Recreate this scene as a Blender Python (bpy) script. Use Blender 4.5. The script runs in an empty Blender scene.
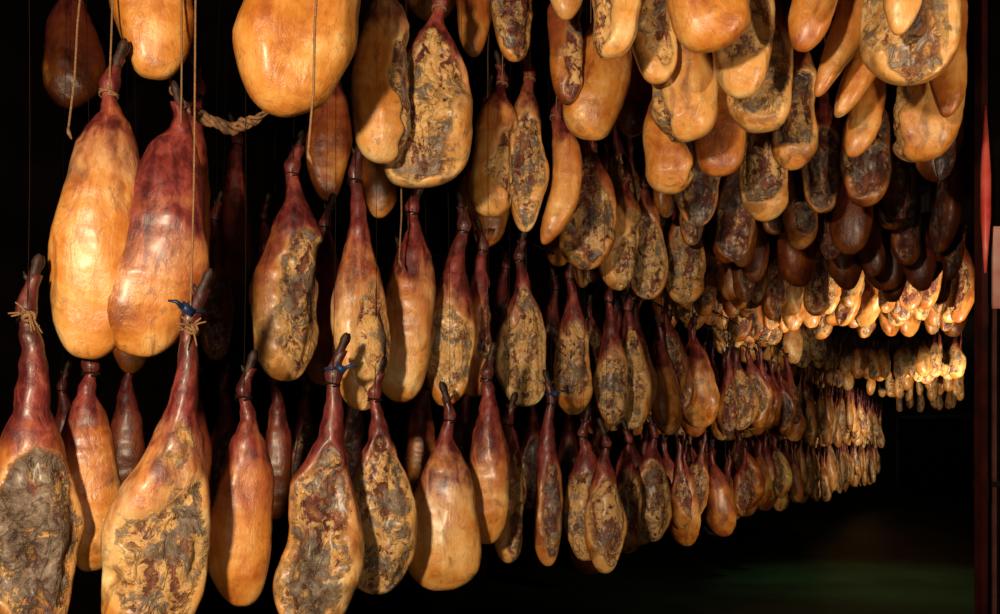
import bpy, math, random
from mathutils import Vector, Matrix, noise
random.seed(7)
C = bpy.context.scene
col = C.collection
F = 900.0; CX = 500.0; HY = 450.0
CEIL = 2.30; FLOOR = -1.42
D = Vector((0.455, 0.8905, 0)); N = Vector((0.8905, -0.455, 0))
RAILS = {1: (1.22, (-1.92, -2.25)), 2: (.40, (-2.06, -2.38))}
def at(px, py, Y): return Vector(((px-CX)/F*Y, Y, (HY-py)/F*Y))
def sy(s, Y):            # lateral row offset s and depth Y -> X
    return (s + 0.455*Y)/0.8905

# ------------------------------------------------------------ materials
def newmat(name):
    m = bpy.data.materials.new(name); m.use_nodes = True
    nt = m.node_tree; b = nt.nodes['Principled BSDF']
    return m, nt, b
def ramp(nt, stops, src):
    r = nt.nodes.new('ShaderNodeValToRGB'); e = r.color_ramp.elements
    while len(e) < len(stops): e.new(0.5)
    for i, (p, c) in enumerate(stops):
        e[i].position = p; e[i].color = (c[0], c[1], c[2], 1)
    nt.links.new(src, r.inputs[0]); return r.outputs[0]
def mth(nt, op, a, b=None, c=None, clamp=False):
    n = nt.nodes.new('ShaderNodeMath'); n.operation = op; n.use_clamp = clamp
    for i, v in enumerate((a, b, c)):
        if v is None: continue
        if isinstance(v, (int, float)): n.inputs[i].default_value = v
        else: nt.links.new(v, n.inputs[i])
    return n.outputs[0]
def mixc(nt, f, a, b, mode='MIX'):
    n = nt.nodes.new('ShaderNodeMix'); n.data_type = 'RGBA'; n.blend_type = mode
    for k, v in ((0, f), (6, a), (7, b)):
        if isinstance(v, (int, float)): n.inputs[k].default_value = v
        elif isinstance(v, tuple): n.inputs[k].default_value = (*v, 1)
        else: nt.links.new(v, n.inputs[k])
    return n.outputs[2]
def noi(nt, vec, scale, detail=4, dist=0.0, rough=0.55):
    n = nt.nodes.new('ShaderNodeTexNoise'); n.inputs['Scale'].default_value = scale
    n.inputs['Detail'].default_value = detail; n.inputs['Distortion'].default_value = dist
    n.inputs['Roughness'].default_value = rough
    nt.links.new(vec, n.inputs['Vector']); return n.outputs['Fac']
def bump(nt, b, h, strength, dist):
    n = nt.nodes.new('ShaderNodeBump'); n.inputs['Strength'].default_value = strength
    n.inputs['Distance'].default_value = dist
    nt.links.new(h, n.inputs['Height']); nt.links.new(n.outputs[0], b.inputs['Normal'])
def ssmooth(nt, x, lo, hi):
    n = nt.nodes.new('ShaderNodeMapRange'); n.interpolation_type = 'SMOOTHSTEP'
    nt.links.new(x, n.inputs[0]); n.inputs[1].default_value = lo; n.inputs[2].default_value = hi
    return n.outputs[0]

def ham_material():
    m, nt, b = newmat('cured_ham_surface')
    tc = nt.nodes.new('ShaderNodeTexCoord'); oi = nt.nodes.new('ShaderNodeObjectInfo')
    sp = nt.nodes.new('ShaderNodeSeparateColor'); nt.links.new(oi.outputs['Color'], sp.inputs[0])
    tone, mold, seed, redn = sp.outputs[0], sp.outputs[1], sp.outputs[2], oi.outputs['Alpha']
    cb = nt.nodes.new('ShaderNodeCombineXYZ')
    s10 = mth(nt, 'MULTIPLY', seed, 37.0)
    for i in range(3): nt.links.new(s10, cb.inputs[i])
    va = nt.nodes.new('ShaderNodeVectorMath'); va.operation = 'ADD'
    nt.links.new(tc.outputs['Object'], va.inputs[0]); nt.links.new(cb.outputs[0], va.inputs[1])
    vec = va.outputs[0]
    mp = nt.nodes.new('ShaderNodeMapping'); mp.inputs['Scale'].default_value = (1, 1, 0.25)
    nt.links.new(vec, mp.inputs[0]); vst = mp.outputs[0]
    mp2 = nt.nodes.new('ShaderNodeMapping'); mp2.inputs['Scale'].default_value = (1, 1, 0.5)
    nt.links.new(vec, mp2.inputs[0]); vs2 = mp2.outputs[0]
    av = nt.nodes.new('ShaderNodeAttribute'); av.attribute_name = 'v'
    ac = nt.nodes.new('ShaderNodeAttribute'); ac.attribute_name = 'cut'
    v_, c_ = av.outputs['Fac'], ac.outputs['Fac']
    n1 = noi(nt, vec, 5, 4, .3); n2 = noi(nt, vec, 60, 4); n3 = noi(nt, vst, 26, 5, .6, .6); n4 = noi(nt, vec, 24, 7, .5, .68)
    n5 = noi(nt, vec, 7, 5, .4); n6 = noi(nt, vs2, 12, 6, .8, .6); n7 = noi(nt, vs2, 9, 5, 1.0, .6)
    S = lambda x, k: mth(nt, 'MULTIPLY', mth(nt, 'SUBTRACT', x, .5), k)
    # golden rind
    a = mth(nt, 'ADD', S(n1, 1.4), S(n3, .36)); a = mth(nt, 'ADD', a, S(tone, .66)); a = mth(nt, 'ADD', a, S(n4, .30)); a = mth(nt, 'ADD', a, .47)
    skin = ramp(nt, [(0.0, (.07, .013, .004)), (.20, (.21, .044, .007)), (.40, (.44, .122, .017)), (.57, (.65, .245, .040)), (.75, (.79, .39, .105)), (1, (.90, .65, .30))], a)
    st = ssmooth(nt, mth(nt, 'MULTIPLY_ADD', mold, .13, n6), .56, .69)
    skin = mixc(nt, mth(nt, 'MULTIPLY', st, .55), skin, (.11, .028, .009))
    fine = ssmooth(nt, mth(nt, 'MULTIPLY_ADD', mold, .1, n4), .60, .70)
    skin = mixc(nt, mth(nt, 'MULTIPLY', fine, .42), skin, (.05, .018, .010))
    crease = mth(nt, 'SUBTRACT', 1.0, ssmooth(nt, mth(nt, 'ABSOLUTE', mth(nt, 'SUBTRACT', n7, .5)), .003, .020))
    # red-brown meat streaks running down from the shank
    red = ramp(nt, [(.32, (.022, .004, .005)), (.46, (.105, .013, .013)), (.57, (.25, .038, .030)), (.67, (.42, .120, .074)), (.78, (.55, .27, .16))], mth(nt, 'ADD', mth(nt, 'MULTIPLY', n3, .6), mth(nt, 'MULTIPLY', n4, .4)))
    vv = mth(nt, 'ADD', mth(nt, 'ADD', S(n5, .85), S(n3, .5)), v_)
    vv = mth(nt, 'SUBTRACT', vv, mth(nt, 'MULTIPLY', redn, .55))
    redf = mth(nt, 'SUBTRACT', 1.0, ssmooth(nt, vv, -.18, .12))
    tint = mth(nt, 'MULTIPLY', mth(nt, 'SUBTRACT', 1.0, ssmooth(nt, vv, -.05, .46)), .58)
    c = mixc(nt, tint, skin, (.34, .058, .034))
    c = mixc(nt, redf, c, red)
    dk = mth(nt, 'SUBTRACT', 1.0, ssmooth(nt, mth(nt, 'ADD', v_, S(n5, .4)), -.40, -.04))
    c = mixc(nt, mth(nt, 'MULTIPLY', dk, .55), c, (.020, .007, .007))
    # cut face : dried meat, mould and fat
    base = ramp(nt, [(.32, (.012, .005, .006)), (.42, (.075, .015, .016)), (.50, (.19, .045, .034)), (.57, (.34, .115, .058)), (.65, (.54, .29, .12)), (.76, (.72, .51, .28))], mth(nt, 'ADD', mth(nt, 'MULTIPLY', n4, .65), mth(nt, 'MULTIPLY', n3, .35)))
    fat = mixc(nt, ssmooth(nt, n2, .3, .7), (.64, .30, .070), (.82, .54, .22))
    fatf = ssmooth(nt, mth(nt, 'ADD', mth(nt, 'ADD', n6, S(n4, 1.0)), S(tone, .20)), .47, .57)
    fatf = mth(nt, 'MULTIPLY', fatf, .92)
    face = mixc(nt, fatf, base, fat)
    g = ssmooth(nt, mth(nt, 'ADD', mth(nt, 'MULTIPLY_ADD', mold, .16, n5), S(n4, 1.3)), .61, .72)
    grey = ramp(nt, [(.40, (.009, .008, .010)), (.50, (.055, .045, .048)), (.60, (.18, .15, .135)), (.70, (.42, .35, .27))], n4)
    face = mixc(nt, mth(nt, 'MULTIPLY', g, .88), face, grey)
    face = mixc(nt, mth(nt, 'MULTIPLY', crease, .5), face, (.02, .007, .006))
    cf = mth(nt, 'ADD', mth(nt, 'ADD', S(n6, 1.8), S(n4, 1.3)), c_)
    cf = mth(nt, 'MULTIPLY', ssmooth(nt, cf, .42, .84), .97)
    c = mixc(nt, mth(nt, 'MULTIPLY', crease, .16), c, (.12, .03, .012))
    rim = mth(nt, 'MULTIPLY', ssmooth(nt, c_, .03, .25), mth(nt, 'SUBTRACT', 1.0, redf))
    c = mixc(nt, mth(nt, 'MULTIPLY', rim, mth(nt, 'MULTIPLY', tone, .34)), c, (.84, .55, .23))
    c = mixc(nt, cf, c, face)
    nt.links.new(c, b.inputs['Base Color'])
    r = mth(nt, 'MULTIPLY_ADD', n4, .46, .13); r = mth(nt, 'MULTIPLY_ADD', cf, .02, r)
    r = mth(nt, 'MULTIPLY_ADD', redf, .10, r)
    nt.links.new(r, b.inputs['Roughness'])
    b.inputs['Coat Weight'].default_value = .18; b.inputs['Coat Roughness'].default_value = .24
    h = mth(nt, 'MULTIPLY_ADD', n4, mth(nt, 'MULTIPLY_ADD', cf, .9, .25), mth(nt, 'MULTIPLY', n3, .26))
    h = mth(nt, 'MULTIPLY_ADD', n6, mth(nt, 'MULTIPLY_ADD', cf, .2, .42), h)
    h = mth(nt, 'SUBTRACT', h, mth(nt, 'MULTIPLY', crease, mth(nt, 'MULTIPLY_ADD', cf, .16, .03)))
    bump(nt, b, h, .85, .013)
    return m
HAM = ham_material()
def simple(name, c1, c2, scale, rough, bs=.3, metal=0, bd=.003, stretch=None, spec=.5):
    m, nt, b = newmat(name)
    tc = nt.nodes.new('ShaderNodeTexCoord'); v = tc.outputs['Object']
    if stretch:
        mp = nt.nodes.new('ShaderNodeMapping'); mp.inputs['Scale'].default_value = stretch; nt.links.new(v, mp.inputs[0]); v = mp.outputs[0]
    n = noi(nt, v, scale, 5)
    nt.links.new(ramp(nt, [(.3, c1), (.7, c2)], n), b.inputs['Base Color'])
    b.inputs['Roughness'].default_value = rough; b.inputs['Metallic'].default_value = metal
    b.inputs['Specular IOR Level'].default_value = spec
    bump(nt, b, n, bs, bd); return m
HOOF = simple('dark_hoof_horn', (.010, .005, .004), (.06, .024, .016), 60, .6, .9, 0, .006)
CORD = simple('tan_cord', (.12, .05, .018), (.38, .20, .08), 260, .85, .6)
BRAID = simple('stained_rope', (.02, .008, .004), (.36, .17, .065), 28, .8, .6)
DCORD = simple('dark_cord', (.008, .004, .003), (.025, .013, .006), 200, .95, .6, spec=.1)
BLUE = simple('blue_black_plastic', (.004, .010, .025), (.015, .045, .14), 40, .45, .1, spec=.4)
CEILM = simple('near_black_wood_ceiling', (.003, .002, .002), (.008, .005, .004), 4, .95, .4, stretch=(1, 8, 1), spec=.05)  # near-black wood tones
BEAM = simple('near_black_beam', (.006, .004, .003), (.02, .012, .007), 6, .85, .4, spec=.1)  # near-black wood, used for the door frame
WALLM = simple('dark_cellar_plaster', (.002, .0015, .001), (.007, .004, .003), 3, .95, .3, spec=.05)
IRON = simple('dark_iron', (.006, .004, .003), (.018, .012, .009), 30, .7, .2, .2, spec=.2)
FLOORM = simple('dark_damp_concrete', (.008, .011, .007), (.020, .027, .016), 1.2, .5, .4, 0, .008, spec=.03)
REDP = simple('dark_red_paint', (.014, .003, .003), (.07, .010, .008), 9, .4, spec=.4)
REDB = simple('painted_red_glow', (.60, .025, .020), (.92, .18, .14), 7, .35)  # red glow on the post, put into the colour
PALE = simple('pink_red_panel', (.62, .14, .11), (.92, .58, .48), 7, .5)
EDGE = simple('dull_pink_edge', (.05, .012, .010), (.16, .055, .042), 6, .5)
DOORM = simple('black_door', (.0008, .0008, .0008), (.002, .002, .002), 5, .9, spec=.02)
CUP = simple('grey_white_plastic', (.4, .42, .45), (.6, .62, .66), 30, .4, .1)

# ------------------------------------------------------------ mesh helpers
def link(name, me, parent=None, mat=None, color=None):
    o = bpy.data.objects.new(name, me); col.objects.link(o)
    if me is not None and mat and not me.materials: me.materials.append(mat)
    if parent: o.parent = parent
    if color: o.color = color
    return o
def mesh(name, vs, fs, smooth=True):
    me = bpy.data.meshes.new(name); me.from_pydata([tuple(v) for v in vs], [], fs); me.update()
    if smooth: me.polygons.foreach_set('use_smooth', [True]*len(me.polygons))
    return me
def tube(pts, r, seg=6, vs=None, fs=None, cap=True):
    vs = [] if vs is None else vs; fs = [] if fs is None else fs
    base = len(vs); n = len(pts)
    rr = r if isinstance(r, (list, tuple)) else [r]*n
    prev = None
    for i, p in enumerate(pts):
        t = (pts[min(i+1, n-1)]-pts[max(i-1, 0)]).normalized()
        if prev is None:
            a = Vector((1, 0, 0)) if abs(t.x) < .8 else Vector((0, 1, 0))
            a = (a - t*a.dot(t)).normalized()
        else: a = (prev - t*prev.dot(t)).normalized()
        prev = a; bb = t.cross(a)
        for k in range(seg):
            th = 2*math.pi*k/seg
            vs.append(p + (a*math.cos(th)+bb*math.sin(th))*rr[i])
    for i in range(n-1):
        for k in range(seg):
            k2 = (k+1) % seg
            fs.append((base+i*seg+k, base+i*seg+k2, base+(i+1)*seg+k2, base+(i+1)*seg+k))
    if cap:
        fs.append(tuple(base+k for k in reversed(range(seg)))); fs.append(tuple(base+(n-1)*seg+k for k in range(seg)))
    return vs, fs
def box(c, h, rot=None, vs=None, fs=None):
    vs = [] if vs is None else vs; fs = [] if fs is None else fs; b = len(vs); c = Vector(c)
    for x in (-1, 1):
        for y in (-1, 1):
            for z in (-1, 1):
                p = Vector((x*h[0], y*h[1], z*h[2]))
                if rot is not None: p = rot @ p
                vs.append(c+p)
    for f in ((0,1,3,2),(4,6,7,5),(0,4,5,1),(2,3,7,6),(0,2,6,4),(1,5,7,3)): fs.append(tuple(b+i for i in f))
    return vs, fs
def sm(x, a, b):
    t = min(1, max(0, (x-a)/(b-a))); return t*t*(3-2*t)

def hock(u, side):       # sideways crook of the leg at the hock
    return side*(.016*math.exp(-((u-.13)/.07)**2)-.010*(1-sm(u, 0, .08)))
def ham_geo(seed, L, W, nu, nv, cut, face, bend, skew, us, thick=.74, a=.85, b=.45, asym=0., side_=1):
    """surface of one ham: z from -0.03L (top of shank) to -L; returns verts, faces, v attr, cut attr"""
    W = W*.89
    off = Vector((seed*13.7 % 91, seed*7.3 % 57, seed*3.1 % 33)); off2 = off+Vector((31, 17, 5)); off3 = off+Vector((7, 43, 61))
    pk = a/(a+b); pkv = pk**a*(1-pk)**b
    vs = []; fs = []; va = []; ca = []; ur = []
    u0 = .035; ws = min(1.2, W/.22)
    cth, cv, cw, ch = noise.noise(off)*.5, .58+.14*noise.noise(off2), 1.25+.30*noise.noise(off*1.7), .44+.1*noise.noise(off2*1.3)
    for i in range(nu+1):
        t = i/nu; u = u0+(1-u0)*(1-(1-t)**1.45); ur.append(u)
    fa = math.radians(face)
    for i, u in enumerate(ur):
        v = (u-us)/(1-us)
        bv = 0 if v <= 0 else (v**a*(1-min(v, 1))**b)/pkv
        rs = .0160+.008*math.exp(-((u-.12)/.028)**2)+.003*math.exp(-((u-.20)/.022)**2)+.022*sm(u, .14, .36)
        rs += .0045*noise.noise(Vector((u*22, 0, seed)))
        if u > .7: rs *= max(0, (1-u)/.3)**.5
        rx = ((W/2*bv)**2.2+rs**2.2)**(1/2.2); ry = ((W/2*thick*bv)**2.2+rs**2.2)**(1/2.2)
        if i == nu: rx = ry = 0
        vc = max(0, v)
        cx = bend*W*math.sin(math.pi*min(1, vc))+skew*W*vc**3+.010*noise.noise(Vector((u*4, seed, 3)))*sm(u, .05, .3)+hock(u, side_)
        lx = 1+.28*noise.noise(Vector((vc*2.8, seed, 0)))*sm(v, 0, .3)
        rxx = 1+.28*noise.noise(Vector((vc*2.8, seed, 9)))*sm(v, 0, .3)
        cnt = 1 if i == nu else nv
        for k in range(cnt):
            th = 2*math.pi*k/nv
            dx = math.sin(th); dy = -math.cos(th)       # th = 0 faces -Y
            p = Vector((dx*rx, dy*ry, -u*L))
            nl = noise.noise(p*4.0+off); nz = noise.noise(p*9+off2); nz2 = noise.noise(p*20+off); nz3 = noise.noise(p*44+off2)
            pr = Vector((p.x*5, p.y*5, p.z*2.2))
            rid = 1-2.6*abs(noise.noise(pr+off3))
            gr = max(0, 1-6*abs(noise.noise(Vector((p.x*6, p.y*6, p.z*2.6))+off2)))
            m = 0
            if cut and v > 0:
                d = (th-fa-cth+math.pi) % (2*math.pi)-math.pi
                e = (d/cw)**2+((v-cv)/ch)**2+1.0*nl+.6*nz+.3*nz2
                m = 1-sm(e, .62, 1.28)
            f = 1-.32*m
            side = lx if dx < 0 else rxx
            side = 1+(side-1)*abs(dx)
            sq = (abs(dx)**2.7+abs(dy)**2.7)**(-1/2.7)
            sq = 1+(sq-1)*sm(v, .05, .4)
            q = Vector((dx*rx*f*side*sq*(1+asym*.16*dx*math.sin(math.pi*min(1, vc))), dy*ry*f*sq, 0))
            body = sm(v, .0, .3)
            amt = ws*body*(.010*nl+.010*rid+.002*nz+.001*nz2-.002*gr)
            amt += (.0036*nz2+.0022*nz3+.004*rid)*(1-.6*body)
            amt += ws*m*(.004*nz2+.006*nz+.002*nz3-.005*gr+.006*rid)+ws*.008*4*m*(1-m)*.6
            amt += .0035*sm(v+.25*nz, .02, .10)
            if u > .90: amt *= max(0, (1-u)/.10)**.7
            q += Vector((dx, dy, 0))*amt
            zz = -u*L+ (.016*nl*sm(u, .8, .97)*ws)
            vs.append(Vector((q.x+cx, q.y, zz))); va.append(v); ca.append(m)
    for i in range(nu):
        for k in range(nv):
            k2 = (k+1) % nv
            if i == nu-1: fs.append((i*nv+k, nu*nv, i*nv+k2))
            else: fs.append((i*nv+k, (i+1)*nv+k, (i+1)*nv+k2, i*nv+k2))
    fs.append(tuple(range(nv)))
    return vs, fs, va, ca, ur
def sub_mesh(name, vs, fs, va, ca, nor, sel):
    ids = {}; nv = []; nf = []
    for f in sel:
        g = []
        for i in fs[f]:
            if i not in ids: ids[i] = len(nv); nv.append(i)
            g.append(ids[i])
        nf.append(g)
    me = mesh(name, [vs[i] for i in nv], nf)
    me.attributes.new('v', 'FLOAT', 'POINT').data.foreach_set('value', [va[i] for i in nv])
    me.attributes.new('cut', 'FLOAT', 'POINT').data.foreach_set('value', [ca[i] for i in nv])
    if nor: me.normals_split_custom_set_from_vertices([nor[i] for i in nv])
    me.materials.append(HAM); return me
def ham_parts(geo):
    vs, fs, va, ca, ur = geo
    full = mesh('tmp', vs, fs); nor = [tuple(v.normal) for v in full.vertices]
    bpy.data.meshes.remove(full)
    S, B, K = [], [], []
    for j, f in enumerate(fs):
        mv = sum(va[i] for i in f)/len(f); mc = sum(ca[i] for i in f)/len(f)
        (S if mv < .05 else K if mc > .5 else B).append(j)
    out = {'shank': sub_mesh('shank', vs, fs, va, ca, nor, S), 'ham_body': sub_mesh('ham_body', vs, fs, va, ca, nor, B)}
    if K: out['cut_face'] = sub_mesh('cut_face', vs, fs, va, ca, nor, K)
    return out
def hoof_mesh(L, side):
    vs = []; fs = []
    z0 = -.045*L; x0 = hock(.045, side)
    for s in (-1, 1):
        pts = []; rr = []
        for t, r in ((-.35, .012), (0, .0140), (.25, .0115), (.45, .0110), (.65, .0130), (.85, .0095), (.96, .005), (1, .002)):
            pts.append(Vector((x0+side*(.004-.020*max(0, t))+s*.0045*max(0, t), s*(.004+.007*max(0, t)), z0+.064*t))); rr.append(r)
        tube(pts, rr, 10, vs, fs)
    for s in (-1, 1):      # dew claws
        tube([Vector((x0+side*.011, s*.007, z0-.004)), Vector((x0+side*.020, s*.009, z0+.004)), Vector((x0+side*.024, s*.010, z0+.016))], [.0065, .005, .0015], 7, vs, fs)
    return mesh('hoof', vs, fs)
def rope_mesh(L, end, r=.0028, side=1):
    """wraps round the ankle, then one taut cord up to the given local end point"""
    vs = []; fs = []; zc = -.155*L; x0 = hock(.15, side)
    pts = []
    for i in range(46):
        t = i/45; th = 2*math.pi*2.4*t
        pts.append(Vector((x0+math.sin(th)*.0235, -math.cos(th)*.0235, zc+.014*(t-.5)+.004*math.sin(th*1.3))))
    tube(pts, max(.0026, r*1.1), 6, vs, fs)
    p0 = Vector((x0, -.025, zc+.004))
    q = []
    for i in range(13):
        t = i/12
        p = p0.lerp(end, t)
        if i < 12: p += Vector((.003*math.sin(9*t), -.006*math.sin(math.pi*min(1, t*3)), 0))
        q.append(p)
    tube(q, r, 6, vs, fs)
    return mesh('hanging_cord', vs, fs)
def knot_mesh(L, seed, side):
    rnd = random.Random(seed); vs = []; fs = []; c = Vector((.004+hock(.15, side), -.034, -.150*L))
    for j in range(4):
        M = Matrix.Rotation(rnd.uniform(0, 3), 3, 'X') @ Matrix.Rotation(rnd.uniform(0, 3), 3, 'Y')
        pts = [c+M @ Vector((math.cos(t*.52)*.015, math.sin(t*.52)*.011, .004*math.sin(t))) for t in range(13)]
        tube(pts, .0045, 6, vs, fs)
    for j in range(6):
        d = Vector((rnd.uniform(-1, 1), rnd.uniform(-.6, -.1), rnd.uniform(-.8, .9))).normalized()
        tube([c, c+d*.022+Vector((0, 0, .004)), c+d*.05+Vector((0, 0, -.006))], [.004, .003, .002], 5, vs, fs)
    return mesh('knot', vs, fs)
def tag_mesh(L, side, hs):
    vs = []; fs = []; zc = -.10*L; x0 = hock(.10, hs)
    pts = [Vector((x0+math.sin(i*.33)*.026, -math.cos(i*.33)*.026, zc+.004*math.sin(i*.33))) for i in range(20)]
    tube(pts, .005, 6, vs, fs)
    box((x0+side*.018, -.036, zc), (.017, .007, .011), Matrix.Rotation(.5, 3, 'Y'), vs, fs)
    tube([Vector((x0+side*.026, -.038, zc)), Vector((x0+side*.045, -.041, zc+.012)), Vector((x0+side*.065, -.040, zc+.010))], [.008, .006, .003], 6, vs, fs)
    return mesh('security_tag', vs, fs, True)

placed = []
def set_label(o, label, cat, group=None):
    o['label'] = label; o['category'] = cat
    if group: o['group'] = group
GRP = {0: 'hams in the ceiling rows', 1: 'hams in the middle row', 2: 'hams in the bottom row'}
cnt = [0]
def H(tier, label, xb, yb, w, Y, xt=None, yt=None, cut=0, face=0, bend=0., skew=0., us=.30, tone=.5, mold=.4, th=.58, a=.85, b=.45, asym=0., tagged=0, knot=0, side=None, cord=CORD, hoof=1, red=None, group=None):
    cnt[0] += 1; sd = cnt[0]*1.37+.5
    B = at(xb, yb, Y)
    if yt is None: yt = yb-.80*F/Y
    if xt is None: xt = xb
    T = at(xt, yt, Y); L = (T-B).length; W = w*Y/F
    root = bpy.data.objects.new('cured_ham', None); col.objects.link(root)
    root.empty_display_size = .05
    zax = (T-B).normalized(); yax = Vector((B.x, Y, 0)).normalized()
    yax = (yax-zax*yax.dot(zax)).normalized(); xax = yax.cross(zax)
    R = Matrix((xax, yax, zax)).transposed()
    root.location = T; root.rotation_euler = R.to_euler()
    if red is None: red = (.12, .40, .35)[tier]+.25*((sd*.37) % 1)
    if tier: us += .045
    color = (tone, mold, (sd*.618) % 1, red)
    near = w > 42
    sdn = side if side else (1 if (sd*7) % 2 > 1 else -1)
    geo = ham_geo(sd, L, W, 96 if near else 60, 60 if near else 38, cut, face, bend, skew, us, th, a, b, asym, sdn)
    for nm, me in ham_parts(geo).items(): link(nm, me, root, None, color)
    if hoof: link('hoof', hoof_mesh(L, sdn), root, HOOF)
    end = Vector((T.x, T.y, CEIL))
    if tier and xt > 235 and Y > 2.6:
        cord = DCORD
        if Y > 4.7:       # tied to the nearer rail of its tier
            z, ss = RAILS[tier]; s = N.x*T.x+N.y*T.y
            sr = min(ss, key=lambda q: abs(q-s)); rl = Vector((sy(sr, Y), Y, z))
            if z > T.z-.02: end = rl
    end = R.transposed() @ (end-T)
    hc = link('hanging_cord', rope_mesh(L, end, .0028 if cord is CORD else .0009, sdn), root, cord)
    if knot: link('knot', knot_mesh(L, cnt[0], sdn), hc, CORD)
    if tagged: link('security_tag', tag_mesh(L, tagged, sdn), root, BLUE)
    set_label(root, label, 'ham', group or GRP[tier]); placed.append((B.x, Y, tier))
    return root

# ------------------------------------------------------------ hams: ceiling rows
H(0,'smooth orange ham cut off by the top edge, left of the long pale cord',155,79,76,2.55,xt=150,yt=-190,us=.3,tone=.55,mold=.1,a=.6,b=.36)
H(0,'big rounded golden ham at the top, largest of the ceiling hams on the left',278,113,120,2.45,xt=348,yt=-180,tone=.78,mold=.1,a=.80,b=.50,skew=-.04,us=.15,th=.7)
H(0,'dark rear ham hanging behind the far upper left corner',68,108,58,4.6,xt=75,yt=-60,tone=.05,mold=1,red=.5,cord=DCORD)  # its dimness is painted in through a very dark tone
H(0,'golden-sided ham with dark right edge, left neighbour of the ham showing its dark shank',384,163,64,2.95,xt=388,yt=-60,cut=1,face=80,tone=.8,mold=.3,a=.6,b=.36,us=.25)
H(0,'broad marbled ham with lobed base and dark shank in front of the ceiling rows',428,188,90,3.1,xt=436,yt=-24,cut=1,face=15,tone=.85,mold=.65,skew=-.16,us=.20,a=.85,b=.38,red=.5,th=.50,asym=.6)
H(0,'small golden ham tip peeking in at the top above the broad marbled ham',433,22,56,3.9,tone=.6,mold=.1,a=.6)
H(0,'slim reddish ham at the top right of the broad marbled ham',474,58,36,3.7,tone=.4,mold=.25,a=.6,red=.6)
H(0,'slim dark marbled ham at the top, fourth cut off left of centre',514,62,42,3.5,cut=1,face=20,tone=.5,mold=.7,a=.6)
H(0,'smooth orange ham with a plump rounded base just left of picture centre top',491,217,54,3.75,xt=500,yt=60,cut=1,face=85,tone=.7,mold=.2,a=.65,b=.36,us=.2)
H(0,'marbled slim ham squeezed against the smooth orange ham',526,232,36,3.8,xt=526,yt=52,cut=1,face=0,tone=.75,mold=.5,a=.6,us=.22)
H(0,'thin crescent golden ham leaning left under the ceiling rows',543,245,26,3.9,xt=562,yt=95,tone=.66,mold=.2,bend=.7,a=.6,us=.15)
H(0,'golden ham bottom half hidden behind the smooth orange ham',486,246,46,4.6,xt=490,yt=80,tone=.62,mold=.2,a=.6)
H(0,'dark orange narrow ham left of the wide golden one near top centre',567,102,42,3.4,xt=566,yt=-70,tone=.3,mold=.35,a=.6,cut=1,face=75)
H(0,'wide golden orange ham tilted left below the peach ham',588,139,60,3.5,xt=620,yt=-40,tone=.66,mold=.15,a=.7,b=.4)
H(0,'golden sliver of ham at the very top beside the peach ham',566,20,42,3.1,tone=.7,mold=.1,a=.6)
H(0,'pale peach ham, brightest at the top centre',611,58,60,2.7,xt=612,yt=-160,tone=1,mold=.0,a=.6,b=.36,cut=1,face=-80)
H(0,'marbled narrow ham right of the pale peach ham',656,84,46,3.0,xt=652,yt=-140,cut=1,face=10,tone=.85,mold=.5,a=.6,b=.38)
H(0,'brown orange ham hidden behind the wide golden orange ham',632,137,44,4.1,tone=.3,mold=.3,a=.6)
H(0,'ham with dark ridged face above the start of the middle rows',586,270,58,4.5,xt=590,yt=130,cut=1,face=-5,tone=.55,mold=.7,us=.15,a=.75)
H(0,'light golden ham leaning left of the ridged dark ones',618,289,44,4.9,xt=626,yt=160,tone=.8,mold=.3,cut=1,face=75,us=.2)
H(0,'large golden ham with brown patches in the centre of the ceiling rows',686,143,78,3.15,xt=650,yt=-80,tone=.82,mold=.35,a=.7,b=.4,skew=.05,cut=1,face=-75)
H(0,'golden rounded ham under the large golden patched one',668,195,56,3.7,xt=676,yt=10,tone=.72,mold=.2,a=.6,b=.38,cut=1,face=85)
H(0,'broad orange ham at the top edge above the large golden patched one',710,51,82,2.6,xt=700,yt=-200,tone=.55,mold=.1,a=.6,b=.38)
H(0,'upright marbled ham with pale streaks right of the broad orange ham',744,100,50,2.9,xt=742,yt=-120,cut=1,face=0,tone=1,mold=.4,a=.6,b=.38)
H(0,'plain orange ham with a flat broad tip right of the large golden patched one',722,176,54,3.6,xt=708,yt=-10,tone=.52,mold=.2,a=.65,b=.36)
H(0,'round scarred ham end with curled rind rim',760,133,62,3.2,xt=764,yt=-70,cut=1,face=-10,tone=.95,mold=.6,a=.65,b=.34)
H(0,'dark mottled ham tucked below the golden rounded one',698,226,48,4.3,xt=700,yt=60,cut=1,face=0,tone=.45,mold=1,a=.6,red=.4)
H(0,'dark ridged ham right of the round scarred one',793,171,46,3.6,xt=796,yt=-10,cut=1,face=10,tone=.75,mold=.8,a=.6)
H(0,'mottled ham with pale tip hanging below the plain orange ham',765,223,48,4.1,xt=762,yt=50,cut=1,face=0,tone=.85,mold=.7,a=.6)
H(0,'tilted orange ham at the top with its tip pointing down left',800,52,42,2.75,xt=845,yt=-170,tone=.6,mold=.15,a=.6,b=.4)
H(0,'first slim crescent ham in the top right cluster',817,97,25,3.0,xt=856,yt=-130,tone=.64,mold=.15,bend=.85,a=.6,th=.8)
H(0,'second slim crescent ham, lower than the first in the cluster',838,118,25,3.2,xt=874,yt=-90,tone=.62,mold=.2,bend=.85,a=.6,th=.8)
H(0,'lowest slim upright ham of the crescent cluster',853,158,32,3.5,xt=864,yt=-40,tone=.62,mold=.2,bend=.4,a=.6,b=.38)
H(0,'big round ham with scalloped pale rim in the upper right corner',911,82,96,2.7,xt=915,yt=-180,cut=1,face=0,tone=1,mold=.55,a=.6,b=.34)
H(0,'wide golden ham directly under the big round scalloped one',918,161,70,3.4,xt=934,yt=-50,tone=.75,mold=.1,a=.6,b=.36,cut=1,face=-80)
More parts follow.
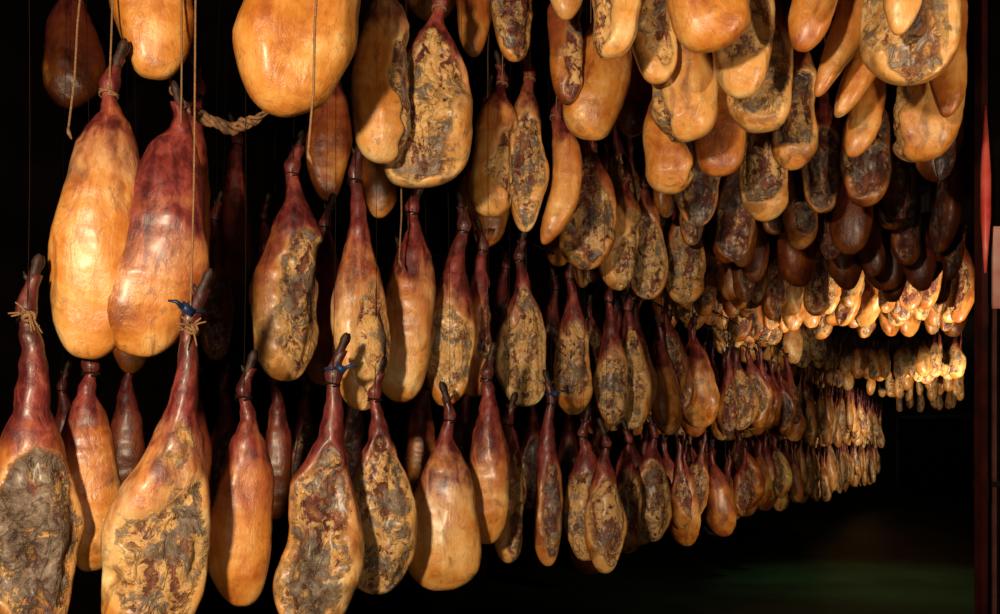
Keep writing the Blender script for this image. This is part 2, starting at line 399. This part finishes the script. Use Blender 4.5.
H(0,'small golden ham tip in front of the big round scalloped one',898,36,40,2.5,xt=905,yt=-220,tone=.75,mold=.1,a=.6)
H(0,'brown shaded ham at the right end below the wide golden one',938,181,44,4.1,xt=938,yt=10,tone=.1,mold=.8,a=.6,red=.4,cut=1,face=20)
H(0,'right edge orange ham above the wide golden one',946,118,34,3.15,xt=948,yt=-100,tone=.5,mold=.2,a=.6)
H(0,'dark brindled ham left of the brown shaded one',866,206,52,4.4,xt=868,yt=50,cut=1,face=0,tone=.35,mold=1,a=.6,red=.4)
H(0,'dark ham with light streaks left of the dark brindled one',822,214,44,4.6,xt=824,yt=60,cut=1,face=0,tone=.45,mold=.9,a=.6,red=.4)
H(0,'striped marbled ham right of the light golden leaning ham',650,300,42,5.3,xt=646,yt=165,cut=1,face=10,tone=.75,mold=.6,us=.2)
H(0,'marbled ham two places right of the light golden leaning ham',686,305,42,5.6,xt=684,yt=180,cut=1,face=-10,tone=.7,mold=.6,us=.2)
H(0,'ham tip behind the twin middle-row hams at upper left',327,200,44,4.3,xt=335,yt=30,tone=.25,mold=.3,a=.6,cord=DCORD)
H(0,'orange ham end showing between cords below the golden-sided ham',379,217,38,4.5,xt=380,yt=50,tone=.45,mold=.3,a=.6,cord=DCORD)
H(0,'deep brown ham end in shade below the light streaked one',735,262,38,5.0,xt=735,yt=120,cut=1,face=0,tone=.35,mold=.9,red=.5)
H(0,'small mottled ham right of the mottled one with a pale tip',800,250,34,5.1,xt=800,yt=110,cut=1,face=0,tone=.35,mold=.9,red=.5)

# ------------------------------------------------------------ hams: middle row
H(1,'plump golden ham with dark red shank, leftmost full ham of the middle row',86,357,80,2.45,xt=120,yt=48,tone=.76,mold=.3,us=.17,a=.42,b=.34,th=.66,side=-1,red=.28)
H(1,'reddish brown ham leaning against the plump golden one, body stained dark',146,357,98,2.50,xt=180,yt=95,tone=.72,mold=.6,us=.08,a=.58,b=.38,skew=-.10,red=.95)
H(1,'ham edge lit pale behind the reddish brown leaning ham',188,300,36,2.95,xt=194,yt=60,tone=.4,mold=.3,us=.2,cord=DCORD)
H(1,'ham golden on its left side and mouldy grey on its right, alone in its gap',284,382,68,3.1,xt=299,yt=138,cut=1,face=50,tone=.82,mold=.9,us=.20,a=.62,b=.40,asym=.3)
H(1,'long-shanked ham with blue-black tag hanging in front of the bottom row shank',361,410,52,3.0,xt=359,yt=140,cut=1,face=50,tone=.85,mold=.4,us=.28,a=.66,b=.42,red=.5)
H(1,'smooth golden ham with a slanted dark shank right of the long-shanked ham',404,403,52,3.35,xt=418,yt=180,tone=.8,mold=.25,us=.18,a=.65,b=.40,skew=-.05,th=.6)
H(1,'ham with mottled light front, left of the round marbled middle row ham',443,407,48,3.55,xt=462,yt=200,cut=1,face=10,tone=1,mold=.45,us=.28,a=.7)
H(1,'narrow brown-red ham behind the mottled light-fronted ham',474,397,40,3.8,xt=480,yt=225,tone=.5,mold=.45,us=.24,cut=1,face=60,red=.5)
H(1,'round marbled teardrop ham with red shank near the centre',523,406,54,4.3,xt=522,yt=235,cut=1,face=0,tone=1,mold=.6,us=.27,a=.7,b=.42)
H(1,'slim marbled ham one place right of the round teardrop ham',573,416,38,4.8,xt=572,yt=255,cut=1,face=0,tone=.75,mold=.5,us=.25)
H(1,'shaded ham behind the left side of the long-shanked tagged ham',323,385,40,3.8,xt=330,yt=200,tone=.3,mold=.5,us=.2,cord=DCORD)
H(1,'thin dark shank and ham hidden in the black gap left of centre row',238,285,26,4.2,xt=234,yt=120,tone=.1,mold=.9,us=.3,cord=DCORD,red=.7)  # shade of the gap put into the colour
H(1,'dark ham end just below the two joined left hams',130,374,34,3.6,xt=132,yt=160,tone=.3,mold=.7,us=.2,cord=DCORD)
H(1,'marbled ham second right of the round teardrop ham',612,426,34,5.1,xt=611,yt=280,cut=1,face=20,tone=.75,mold=.55,us=.25)
H(1,'pale ham third right of the round teardrop ham',632,429,36,5.4,xt=630,yt=290,cut=1,face=20,tone=.85,mold=.4,us=.25)

# ------------------------------------------------------------ hams: bottom row
H(2,'dark mouldy ham at the far left bottom with knotted frayed cord',32,640,90,2.3,xt=34,yt=262,cut=1,face=10,tone=.75,mold=1,us=.34,a=.60,b=.38,knot=1,side=-1,red=.3,cord=DCORD)
H(2,'golden ham with dark shank squeezed right of the dark mouldy corner ham',92,571,60,2.5,xt=84,yt=338,tone=.74,mold=.35,us=.2,a=.7,b=.42,cord=DCORD)
H(2,'large scarred ham with tied hoof and blue tag near the left bottom',140,648,112,2.35,xt=205,yt=275,cut=1,face=15,tone=.95,mold=.65,us=.30,a=.9,b=.40,tagged=-1,knot=1,side=-1,th=.55,red=.4)
H(2,'even orange ham with bright red shank, fourth in the bottom row',241,607,58,2.65,xt=250,yt=360,tone=.64,mold=.25,us=.24,a=.62,b=.40,cord=DCORD,red=.4)
H(2,'wide dark-veined ham beneath the long-shanked tagged ham',310,632,92,2.75,xt=342,yt=340,cut=1,face=5,tone=.85,mold=.85,us=.28,a=.8,b=.40,tagged=1,cord=DCORD,th=.55)
H(2,'marbled ham with hollow scar right of the wide dark-veined one',380,592,72,3.0,xt=379,yt=365,cut=1,face=0,tone=1,mold=.6,us=.26,a=.8,b=.42,cord=DCORD,skew=-.06)
H(2,'pear-shaped tan ham with smooth face, sixth in the bottom row',443,591,72,3.3,xt=446,yt=390,cut=0,tone=.95,mold=.3,us=.18,a=.85,b=.36,cord=DCORD,th=.55)
H(2,'small narrow ham behind and left of the pear-shaped tan one',418,492,28,3.9,xt=424,yt=370,tone=.6,mold=.3,us=.25,cord=DCORD)
H(2,'red-shanked ham raised higher than its bottom row neighbours',486,544,46,3.5,xt=491,yt=350,tone=.82,mold=.25,us=.28,a=.7,b=.42,cord=DCORD,red=.5)
H(2,'slender ham half behind the raised red-shanked ham',508,564,36,3.75,xt=512,yt=400,tone=.65,mold=.4,us=.25,a=.65,cut=1,face=60,cord=DCORD)
H(2,'thin dark ham with blue-black tag at its hoof near bottom centre',548,566,28,4.1,xt=548,yt=375,tone=.5,mold=.7,us=.3,cut=1,face=40,tagged=1,cord=DCORD)
H(2,'shaded ham seen between the tied ham and the orange one',194,520,36,3.8,xt=192,yt=350,tone=.15,mold=.9,us=.25,cord=DCORD,red=.5)  # gap shade painted in as a low tone
H(2,'shaded ham between the squeezed golden ham and the tied ham',126,500,34,4.0,xt=126,yt=350,tone=.15,mold=.9,us=.25,cord=DCORD,red=.5)  # darkness of the gap carried by its tone
H(2,'shaded slim ham right of the even orange ham',277,520,30,4.0,xt=277,yt=360,tone=.15,mold=.9,us=.25,cord=DCORD,red=.5)  # tone lowered to paint the shade behind the row
H(2,'marbled ham left half of the pair at bottom centre',587,560,40,4.3,xt=586,yt=415,cut=1,face=0,tone=.85,mold=.5,us=.2,cord=DCORD)
H(2,'lowest marbled ham of the pair at bottom centre',605,573,38,4.15,xt=603,yt=425,cut=1,face=0,tone=.8,mold=.5,us=.2,cord=DCORD)
H(2,'dim ham first right of the bottom centre pair',627,548,32,4.8,xt=626,yt=425,cut=1,face=20,tone=.65,mold=.5,us=.2,cord=DCORD)
H(2,'broad round ham second right of the bottom centre pair',652,541,42,5.0,xt=652,yt=420,cut=1,face=0,tone=.75,mold=.5,us=.2,cord=DCORD)

# rear hams in the gaps behind the near rows, shade painted by dark tone
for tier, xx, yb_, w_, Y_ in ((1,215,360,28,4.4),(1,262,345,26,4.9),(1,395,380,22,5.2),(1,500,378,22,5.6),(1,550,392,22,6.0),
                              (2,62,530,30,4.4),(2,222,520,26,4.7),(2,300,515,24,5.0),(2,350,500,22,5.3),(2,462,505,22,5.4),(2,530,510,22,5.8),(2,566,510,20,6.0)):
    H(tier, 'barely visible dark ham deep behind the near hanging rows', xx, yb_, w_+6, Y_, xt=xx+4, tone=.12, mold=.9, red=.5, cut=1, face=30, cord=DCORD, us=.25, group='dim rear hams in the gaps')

# ------------------------------------------------------------ receding rows: copies
variants = []
for i in range(12):
    cut = 1 if i % 3 != 2 else 0
    sd_ = 1 if i % 2 else -1
    geo = ham_geo(200+i*3.3, .82, [.26, .23, .29, .25, .21, .27, .24, .26, .31, .22, .28, .25][i], 34, 24, cut, [0, 40, -30, 0, 70, 10, -60, 0, 20, -20, 0, 50][i], [0, .05, 0, .25, 0, -.06, .3, 0, 0, .2, -.1, 0][i], [0, -.1, .08, 0, .1, 0, 0, -.12, .1, 0, -.1, 0][i], [.25, .30, .22, .24, .3, .27, .2, .3, .24, .32, .2, .28][i], .60, [.7, .8, .65, .6, .8, .75, .6, .7, .9, .6, .7, .8][i], .42, 0, sd_)
    parts = ham_parts(geo)
    whole = mesh('cured_ham', geo[0], geo[1])
    whole.attributes.new('v', 'FLOAT', 'POINT').data.foreach_set('value', geo[2])
    whole.attributes.new('cut', 'FLOAT', 'POINT').data.foreach_set('value', geo[3]); whole.materials.append(HAM)
    low = ham_geo(200+i*3.3, .82, .26, 16, 12, cut, 0, 0, 0, .27, .74, .7, .42)
    variants.append((parts, whole, low, hoof_mesh(.82, sd_)))
fill = []
def addf(tier, s, Y, zb, top, sr=None): fill.append((tier, s, Y, zb, top, s if sr is None else sr))
for tier, zb, top, ss, y0, ph in ((1, .21, 1.22, (-1.92, -2.25), 5.75, 0), (2, -.68, .40, (-2.06, -2.38), 5.35, .1)):
    for j, s in enumerate(ss):
        Y = y0+ph+j*.15
        while Y < (24 if j == 0 else 14):
            addf(tier, s+random.uniform(-.11, .11)*(1 if Y < 12 else 1.3), Y, zb+random.uniform(-.13, .13)*(1 if Y < 12 else 1.4), top, s)
            Y += random.uniform(.15, .42)*(1 if j == 0 else 1.3)*(1 if Y < 9 else .60 if Y < 13 else .48)
# ceiling field: shaded mass, empty stretch, bright cluster, then separate cross rows
s = -2.3
while s < .02:
    Y = 4.9+random.uniform(0, .25)
    if s > -.3: Y = 5.3
    while Y < (6.4 if s > -1.3 else 7.8 if s > -1.7 else 16):
        addf(0, s+random.uniform(-.06, .06), Y, 1.17+random.uniform(-.14, .14), CEIL)
        Y += random.uniform(.26, .40)*(1+max(0, Y-9)*.05)
    s += .22
for Y, st in ((7.8, .21), (8.15, .21), (8.55, .21), (8.95, .21), (14.6, .20), (15.4, .20), (19.0, .22), (20.5, .22), (26.5, .26)):
    s = -1.6
    while s < .05:
        addf(0, s+random.uniform(-.06, .06), Y+random.uniform(-.12, .12), 1.17+random.uniform(-.07, .09), CEIL); s += st*random.uniform(.65, 1.35)
def okay(f):
    X = sy(f[1], f[2])
    return all(not (t == f[0] and abs(x-X) < .2 and abs(y-f[2]) < .22) for x, y, t in placed)
fill = [f for f in fill if okay(f)]
fill.sort(key=lambda f: f[2]+(2.5 if f[1] < -2.2 else 0))
NI = 300-len(placed)
def flabel(t, Y):
    if t == 1: return ('small marbled ham in the receding middle row, before the rows blur together', 'middle row hams, near stretch') if Y < 10 else ('tiny distant ham toward the far end of the middle row', 'middle row hams, far stretch')
    if t == 2: return ('small brown ham in the receding bottom row above the dark floor', 'bottom row hams, near stretch') if Y < 10 else ('tiny distant ham toward the far end of the bottom row', 'bottom row hams, far stretch')
    if Y < 7.6: return ('dim mottled ham in the shaded mass of the ceiling rows', 'ceiling hams in the shaded mass')
    if Y < 10: return ('pale cream ham in the bright cluster below the shaded ceiling hams', 'ceiling hams in the bright cluster')
    return ('tiny pale ham in the far rows beneath the bright cluster', 'ceiling hams in the far rows')
sv = []; sf = []; s_v = []; s_c = []
for k, (tier, s, Y, zb, top, sr) in enumerate(fill):
    parts, whole, low, hoof = variants[random.randrange(12)]
    X = sy(s, Y); sc = random.uniform(.88, 1.08); wx = sc*random.uniform(.85, 1.2)
    if tier == 0: wx *= .78 if Y < 7.6 else random.uniform(.75, 1.0)
    elif Y > 11: wx *= random.uniform(.55, .85) if Y < 14 else random.uniform(.40, .72)
    if tier == 0 and Y > 12: sc = random.uniform(.92, 1.05)
    rz = -math.atan2(X, Y)+random.uniform(-.9, .9); zt = zb+.82*sc
    if zt > top-.03: zt = top-.03
    tl = .16
    if k < NI:
        if tier == 0 and Y < 7.6 and s > -.8: color = (random.uniform(0, .12), 1, random.random(), random.uniform(.5, .8))  # ceiling shade painted as near-black ham tones
        elif tier == 0 and Y < 7.6 and s > -1.6: color = (random.uniform(.1, .55), random.uniform(.6, 1), random.random(), random.uniform(.2, .6))  # darker tones paint in the shade of the mass
        elif tier == 0 and Y >= 7.6 and s > -1.7: color = (random.uniform(.35, .95), random.uniform(0, .7), random.random(), .1)
        else: color = (random.uniform(.25, .9), random.uniform(.3, .95), random.random(), random.uniform(.2, .6))
        if Y > 9.5:
            root = link('cured_ham', whole, None, None, color)
        else:
            root = bpy.data.objects.new('cured_ham', None); col.objects.link(root); root.empty_display_size = .05
            for nm, me in parts.items(): link(nm, me, root, None, color)
            link('hoof', hoof, root, HOOF)
        root.location = (X, Y, zt); root.rotation_euler = (random.uniform(-.08, .08), random.uniform(-tl, tl), rz); root.scale = (wx, wx, sc)
        R = root.rotation_euler.to_matrix().transposed()
        up = R @ Vector((sy(sr, Y)-X, 0, top-zt)); up = Vector((up.x/wx, up.y/wx, up.z/sc))
        v, f = tube([Vector((0, -.022, -.10)), Vector((0, -.025, -.06)), up], .0030, 5)
        link('hanging_cord', mesh('hanging_cord', v, f), root, DCORD)
        lb, g = flabel(tier, Y); set_label(root, lb, 'ham', g)
    else:
        M = Matrix.Translation((X, Y, zt)) @ Matrix.Rotation(rz, 4, 'Z') @ Matrix.Rotation(random.uniform(-tl, tl), 4, 'Y') @ Matrix.Diagonal((wx, wx, sc, 1))
        b0 = len(sv); sv += [M @ p for p in low[0]]; sf += [tuple(b0+i for i in f) for f in low[1]]
        s_v += low[2]; s_c += low[3]
        b0 = len(sv); v, f = tube([Vector((X, Y, zt-.09)), Vector((X, Y, top))], .006, 4, sv, sf)
        s_v += [-.6]*(len(sv)-b0); s_c += [0]*(len(sv)-b0)
me = mesh('far_hams', sv, sf)
me.attributes.new('v', 'FLOAT', 'POINT').data.foreach_set('value', s_v)
me.attributes.new('cut', 'FLOAT', 'POINT').data.foreach_set('value', s_c)
o = link('distant_hams', me, None, HAM, (.75, .45, .4, .1)); o['kind'] = 'stuff'
set_label(o, 'mass of tiny hams crowding the far end of the cellar', 'hams')
print('FILL', len(fill), 'manual', len(placed), 'NI', NI)

# ------------------------------------------------------------ setting
def struct(name, vs, fs, m):
    o = link(name, mesh(name, vs, fs, False), None, m); o['kind'] = 'structure'; return o
def P(s, t, z): return D*t+N*s+Vector((0, 0, z))
def PY(s, Y, z): return Vector((sy(s, Y), Y, z))
RZ = Matrix((N, D, Vector((0, 0, 1)))).transposed()
def bx(s0, s1, t0, t1, z0, z1, vs=None, fs=None):
    c = P((s0+s1)/2, (t0+t1)/2, (z0+z1)/2)
    return box(c, (abs(s1-s0)/2, abs(t1-t0)/2, abs(z1-z0)/2), RZ, vs, fs)
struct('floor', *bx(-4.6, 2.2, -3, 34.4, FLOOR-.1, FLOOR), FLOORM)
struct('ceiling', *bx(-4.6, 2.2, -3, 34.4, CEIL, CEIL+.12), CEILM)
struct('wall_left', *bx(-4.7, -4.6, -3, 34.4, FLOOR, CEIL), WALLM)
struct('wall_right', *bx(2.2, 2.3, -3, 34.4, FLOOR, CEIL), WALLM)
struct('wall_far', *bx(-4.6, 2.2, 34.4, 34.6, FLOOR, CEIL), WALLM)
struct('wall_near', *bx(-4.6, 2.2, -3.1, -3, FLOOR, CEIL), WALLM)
v, f = [], []
bx(-1.9, .35, 34.3, 34.4, FLOOR, 1.1, v, f)
dr = struct('door_1', v, f, DOORM)
v, f = [], []
bx(-2.0, -1.9, 34.26, 34.4, FLOOR, 1.2, v, f); bx(.35, .45, 34.26, 34.4, FLOOR, 1.2, v, f); bx(-1.9, .35, 34.26, 34.4, 1.1, 1.2, v, f)
link('door_frame', mesh('door_frame', v, f, False), dr, BEAM)
# rails
for tier in (1, 2):
    z, ss = RAILS[tier]; Y0 = 4.75
    for s in ss:
        a = PY(s, Y0, z); b = PY(s, 25, z)
        v, f = tube([a, b], .006, 8)
        o = link('hanging_rail', mesh('hanging_rail', v, f), None, IRON)
        set_label(o, 'thin dark iron rail carrying the %s, %s of two' % ({1: 'middle row hams', 2: 'bottom row hams'}[tier], 'aisle-side' if s == ss[0] else 'wall-side'), 'rail', 'rails carrying the rows')
        for Y in (Y0+.05, 9, 13, 18.5, 24.9):
            X = sy(s, Y); v, f = tube([Vector((X, Y, z)), Vector((X, Y, CEIL))], .004, 6)
            link('hanger_rod', mesh('hanger_rod', v, f), o, IRON)
# door post on the right with red glow built as a bright tube and pale panel
base = at(981, 450, 3.9); base.z = FLOOR
post = bpy.data.objects.new('door_post', None); col.objects.link(post); post.location = base
v, f = box((0, 0, (CEIL-FLOOR)/2), (.013, .03, (CEIL-FLOOR)/2))
link('post', mesh('post', v, f, False), post, REDP)
v, f = [], []
tube([Vector((0, -.034, 2.18)), Vector((0, -.036, 2.32)), Vector((0, -.038, 2.42)), Vector((0, -.038, 2.60)), Vector((0, -.036, 2.74)), Vector((0, -.034, 2.90))], [.005, .014, .021, .021, .014, .005], 12, v, f)
link('red_glow_tube', mesh('red_glow_tube', v, f), post, REDB)
for zz in (1.25, 2.0):
    v, f = tube([Vector((.016, -.02, zz-.05)), Vector((.016, -.02, zz+.05))], .008, 8); link('hinge', mesh('hinge', v, f), post, IRON)
set_label(post, 'dark red painted post with painted-on red glow at the right edge', 'door post')
pb = at(997, 450, 3.95); pb.z = FLOOR
pn = bpy.data.objects.new('side_panel', None); col.objects.link(pn); pn.location = pb
v, f = box((.065, .02, 1.8), (.09, .012, 1.8)); link('dark_panel', mesh('dark_panel', v, f, False), pn, WALLM)
v, f = box((.065, .0, 2.22), (.085, .006, .18)); link('pink_plate', mesh('pink_plate', v, f, False), pn, PALE)
v, f = box((-.012, .0, 1.35), (.008, .006, .69)); link('edge_strip', mesh('edge_strip', v, f, False), pn, EDGE)
v, f = box((.02, .0, 1.27), (.12, .012, .012)); link('ledge', mesh('ledge', v, f, False), pn, IRON)
set_label(pn, 'panel with a pinkish red plate right of the dark red post', 'panel')
def lathe(prof, seg=24):
    vs = []; fs = []
    for r, z in prof:
        for k in range(seg): vs.append(Vector((r*math.cos(2*math.pi*k/seg), r*math.sin(2*math.pi*k/seg), z)))
    for i in range(len(prof)-1):
        for k in range(seg):
            k2 = (k+1) % seg; fs.append((i*seg+k, i*seg+k2, (i+1)*seg+k2, (i+1)*seg+k))
    return vs, fs
v, f = lathe([(.001, 0), (.12, .0), (.18, .10), (.19, .105), (.178, .10), (.115, .012), (.001, .012)])
cp = link('drip_pan', mesh('drip_pan', v, f), None, CUP); q = at(714, 0, 15.2); cp.location = (q.x, 15.2, FLOOR)
set_label(cp, 'small grey white pan on the dark floor under the receding rows', 'pan')
v, f = [], []
NR = 44
pts0 = [at(170+108*t, 92+14*t+44*math.sin(math.pi*t)*.6+4*noise.noise(Vector((t*6, 1, 1))), 2.66) for t in [i/(NR-1) for i in range(NR)]]
for j in range(4):
    tp = [min(1, .25+2.5*min(i, NR-1-i)/NR) for i in range(NR)]
    pts = [Vector((p.x, p.y+math.cos(i*.5+j*1.57)*.012*tp[i], p.z+math.sin(i*.5+j*1.57)*.013*tp[i]*(1+1.2*noise.noise(Vector((i*.25, j*3, 2)))))) for i, p in enumerate(pts0)]
    tube(pts, [(.005+.010*abs(noise.noise(Vector((i*.3, j, 2)))))*tp[i] for i in range(NR)], 7, v, f)
br = bpy.data.objects.new('braided_rope', None); col.objects.link(br); br.location = pts0[0]
v = [p-pts0[0] for p in v]
link('braid', mesh('braid', v, f), br, BRAID)
for e in (0, -1):
    p = pts0[e]-pts0[0]; v, f = tube([p, Vector((p.x, p.y, CEIL-pts0[0].z))], .0028, 6); link('hanging_cord', mesh('hanging_cord', v, f), br, CORD)
set_label(br, 'short thick braided rope sagging beside the reddish brown ham', 'rope')
# loose cords
for lb, a, b, Y in (('pale loose cord hanging in front of the big rounded golden ham', (329, -200), (308, 156), 2.15), ('pale loose cord at the upper left beside the dark rear ham', (100, -200), (68, 132), 2.42), ('pale cord end hanging between the long-shanked ham and the smooth golden ham', (408, -30), (399, 262), 3.2)):
    A = at(*a, Y); B = at(*b, Y); A = B+(A-B)*((CEIL-B.z)/(A.z-B.z))
    pts = [B.lerp(A, i/10)+Vector((.004*math.sin(i*1.9), 0, 0)) for i in range(10)]+[A]
    v, f = tube([p-A for p in pts], .0032, 6)
    tube([B-A+Vector((0, 0, .012)), B-A+Vector((.004, -.004, -.004)), B-A+Vector((.010, 0, -.02))], [.0032, .006, .002], 6, v, f)
    o = link('cord', mesh('cord', v, f), None, CORD); o.location = A; set_label(o, lb, 'cord')

# ------------------------------------------------------------ lights
def light(name, kind, loc, target, power, color, size=.3, **kw):
    l = bpy.data.lights.new(name, kind); l.energy = power; l.color = color
    if kind == 'AREA': l.size = size
    elif kind == 'SPOT': l.shadow_soft_size = size; l.spot_size = kw.get('cone', 1.6); l.spot_blend = kw.get('blend', .6)
    else: l.shadow_soft_size = size
    o = bpy.data.objects.new(name, l); col.objects.link(o); o.location = loc
    o.rotation_euler = (Vector(target)-Vector(loc)).to_track_quat('-Z', 'Y').to_euler(); return o
light('key_lamp', 'AREA', (-.75, -.2, .5), (-.1, 3.4, .5), 110, (1, .79, .54), .14)
light('added_fill_light', 'AREA', (.6, -.4, -.5), (-.6, 3.2, -.3), 12, (1, .74, .48), .5)  # added soft fill to lift shadows, no source seen
light('added_side_light', 'SPOT', (2.3, .9, .1), (1.2, 3.1, 1.45), 165, (1, .79, .54), .06, cone=1.15, blend=.9)  # added spot brightening the right ceiling cluster, no source seen
light('added_row_light', 'SPOT', PY(.4, 5.2, .1), PY(-2.0, 8.4, -.1), 190, (1, .76, .49), .06, cone=1.3, blend=.9)  # added spot lifting the dark receding rows, no source seen
light('far_lamp', 'SPOT', PY(.35, 6.75, .0), PY(-.75, 8.5, 1.3), 430, (1, .84, .62), .05, cone=1.05, blend=.8)
light('added_end_light', 'SPOT', PY(.4, 12.0, .0), PY(-.75, 18, 1.3), 1600, (1, .84, .62), .08, cone=.85, blend=.9)  # added spot to brighten the far ceiling rows
light('added_row_end_light', 'SPOT', PY(-.1, 10.8, -.1), PY(-2.0, 17, .0), 330, (1, .84, .66), .05, cone=.85, blend=1)  # added spot to whiten the far end of the lower rows
light('added_green_light', 'SPOT', Vector((4.3, 9.8, 1.9)), Vector((4.3, 9.6, FLOOR)), 230, (.48, 1, .40), .05, cone=1.35, blend=1)  # added green light for the floor glow, no fixture seen
w = bpy.data.worlds.new('world'); C.world = w; w.use_nodes = True
w.node_tree.nodes['Background'].inputs[0].default_value = (1, .7, .5, 1); w.node_tree.nodes['Background'].inputs[1].default_value = .0
C.view_settings.view_transform = 'Standard'
cam = bpy.data.cameras.new('camera'); cam.lens = 32.4; cam.sensor_width = 36; cam.shift_y = .143
co = bpy.data.objects.new('camera', cam); col.objects.link(co); co.rotation_euler = (math.pi/2, 0, 0)
cam.clip_start = .02; C.camera = co
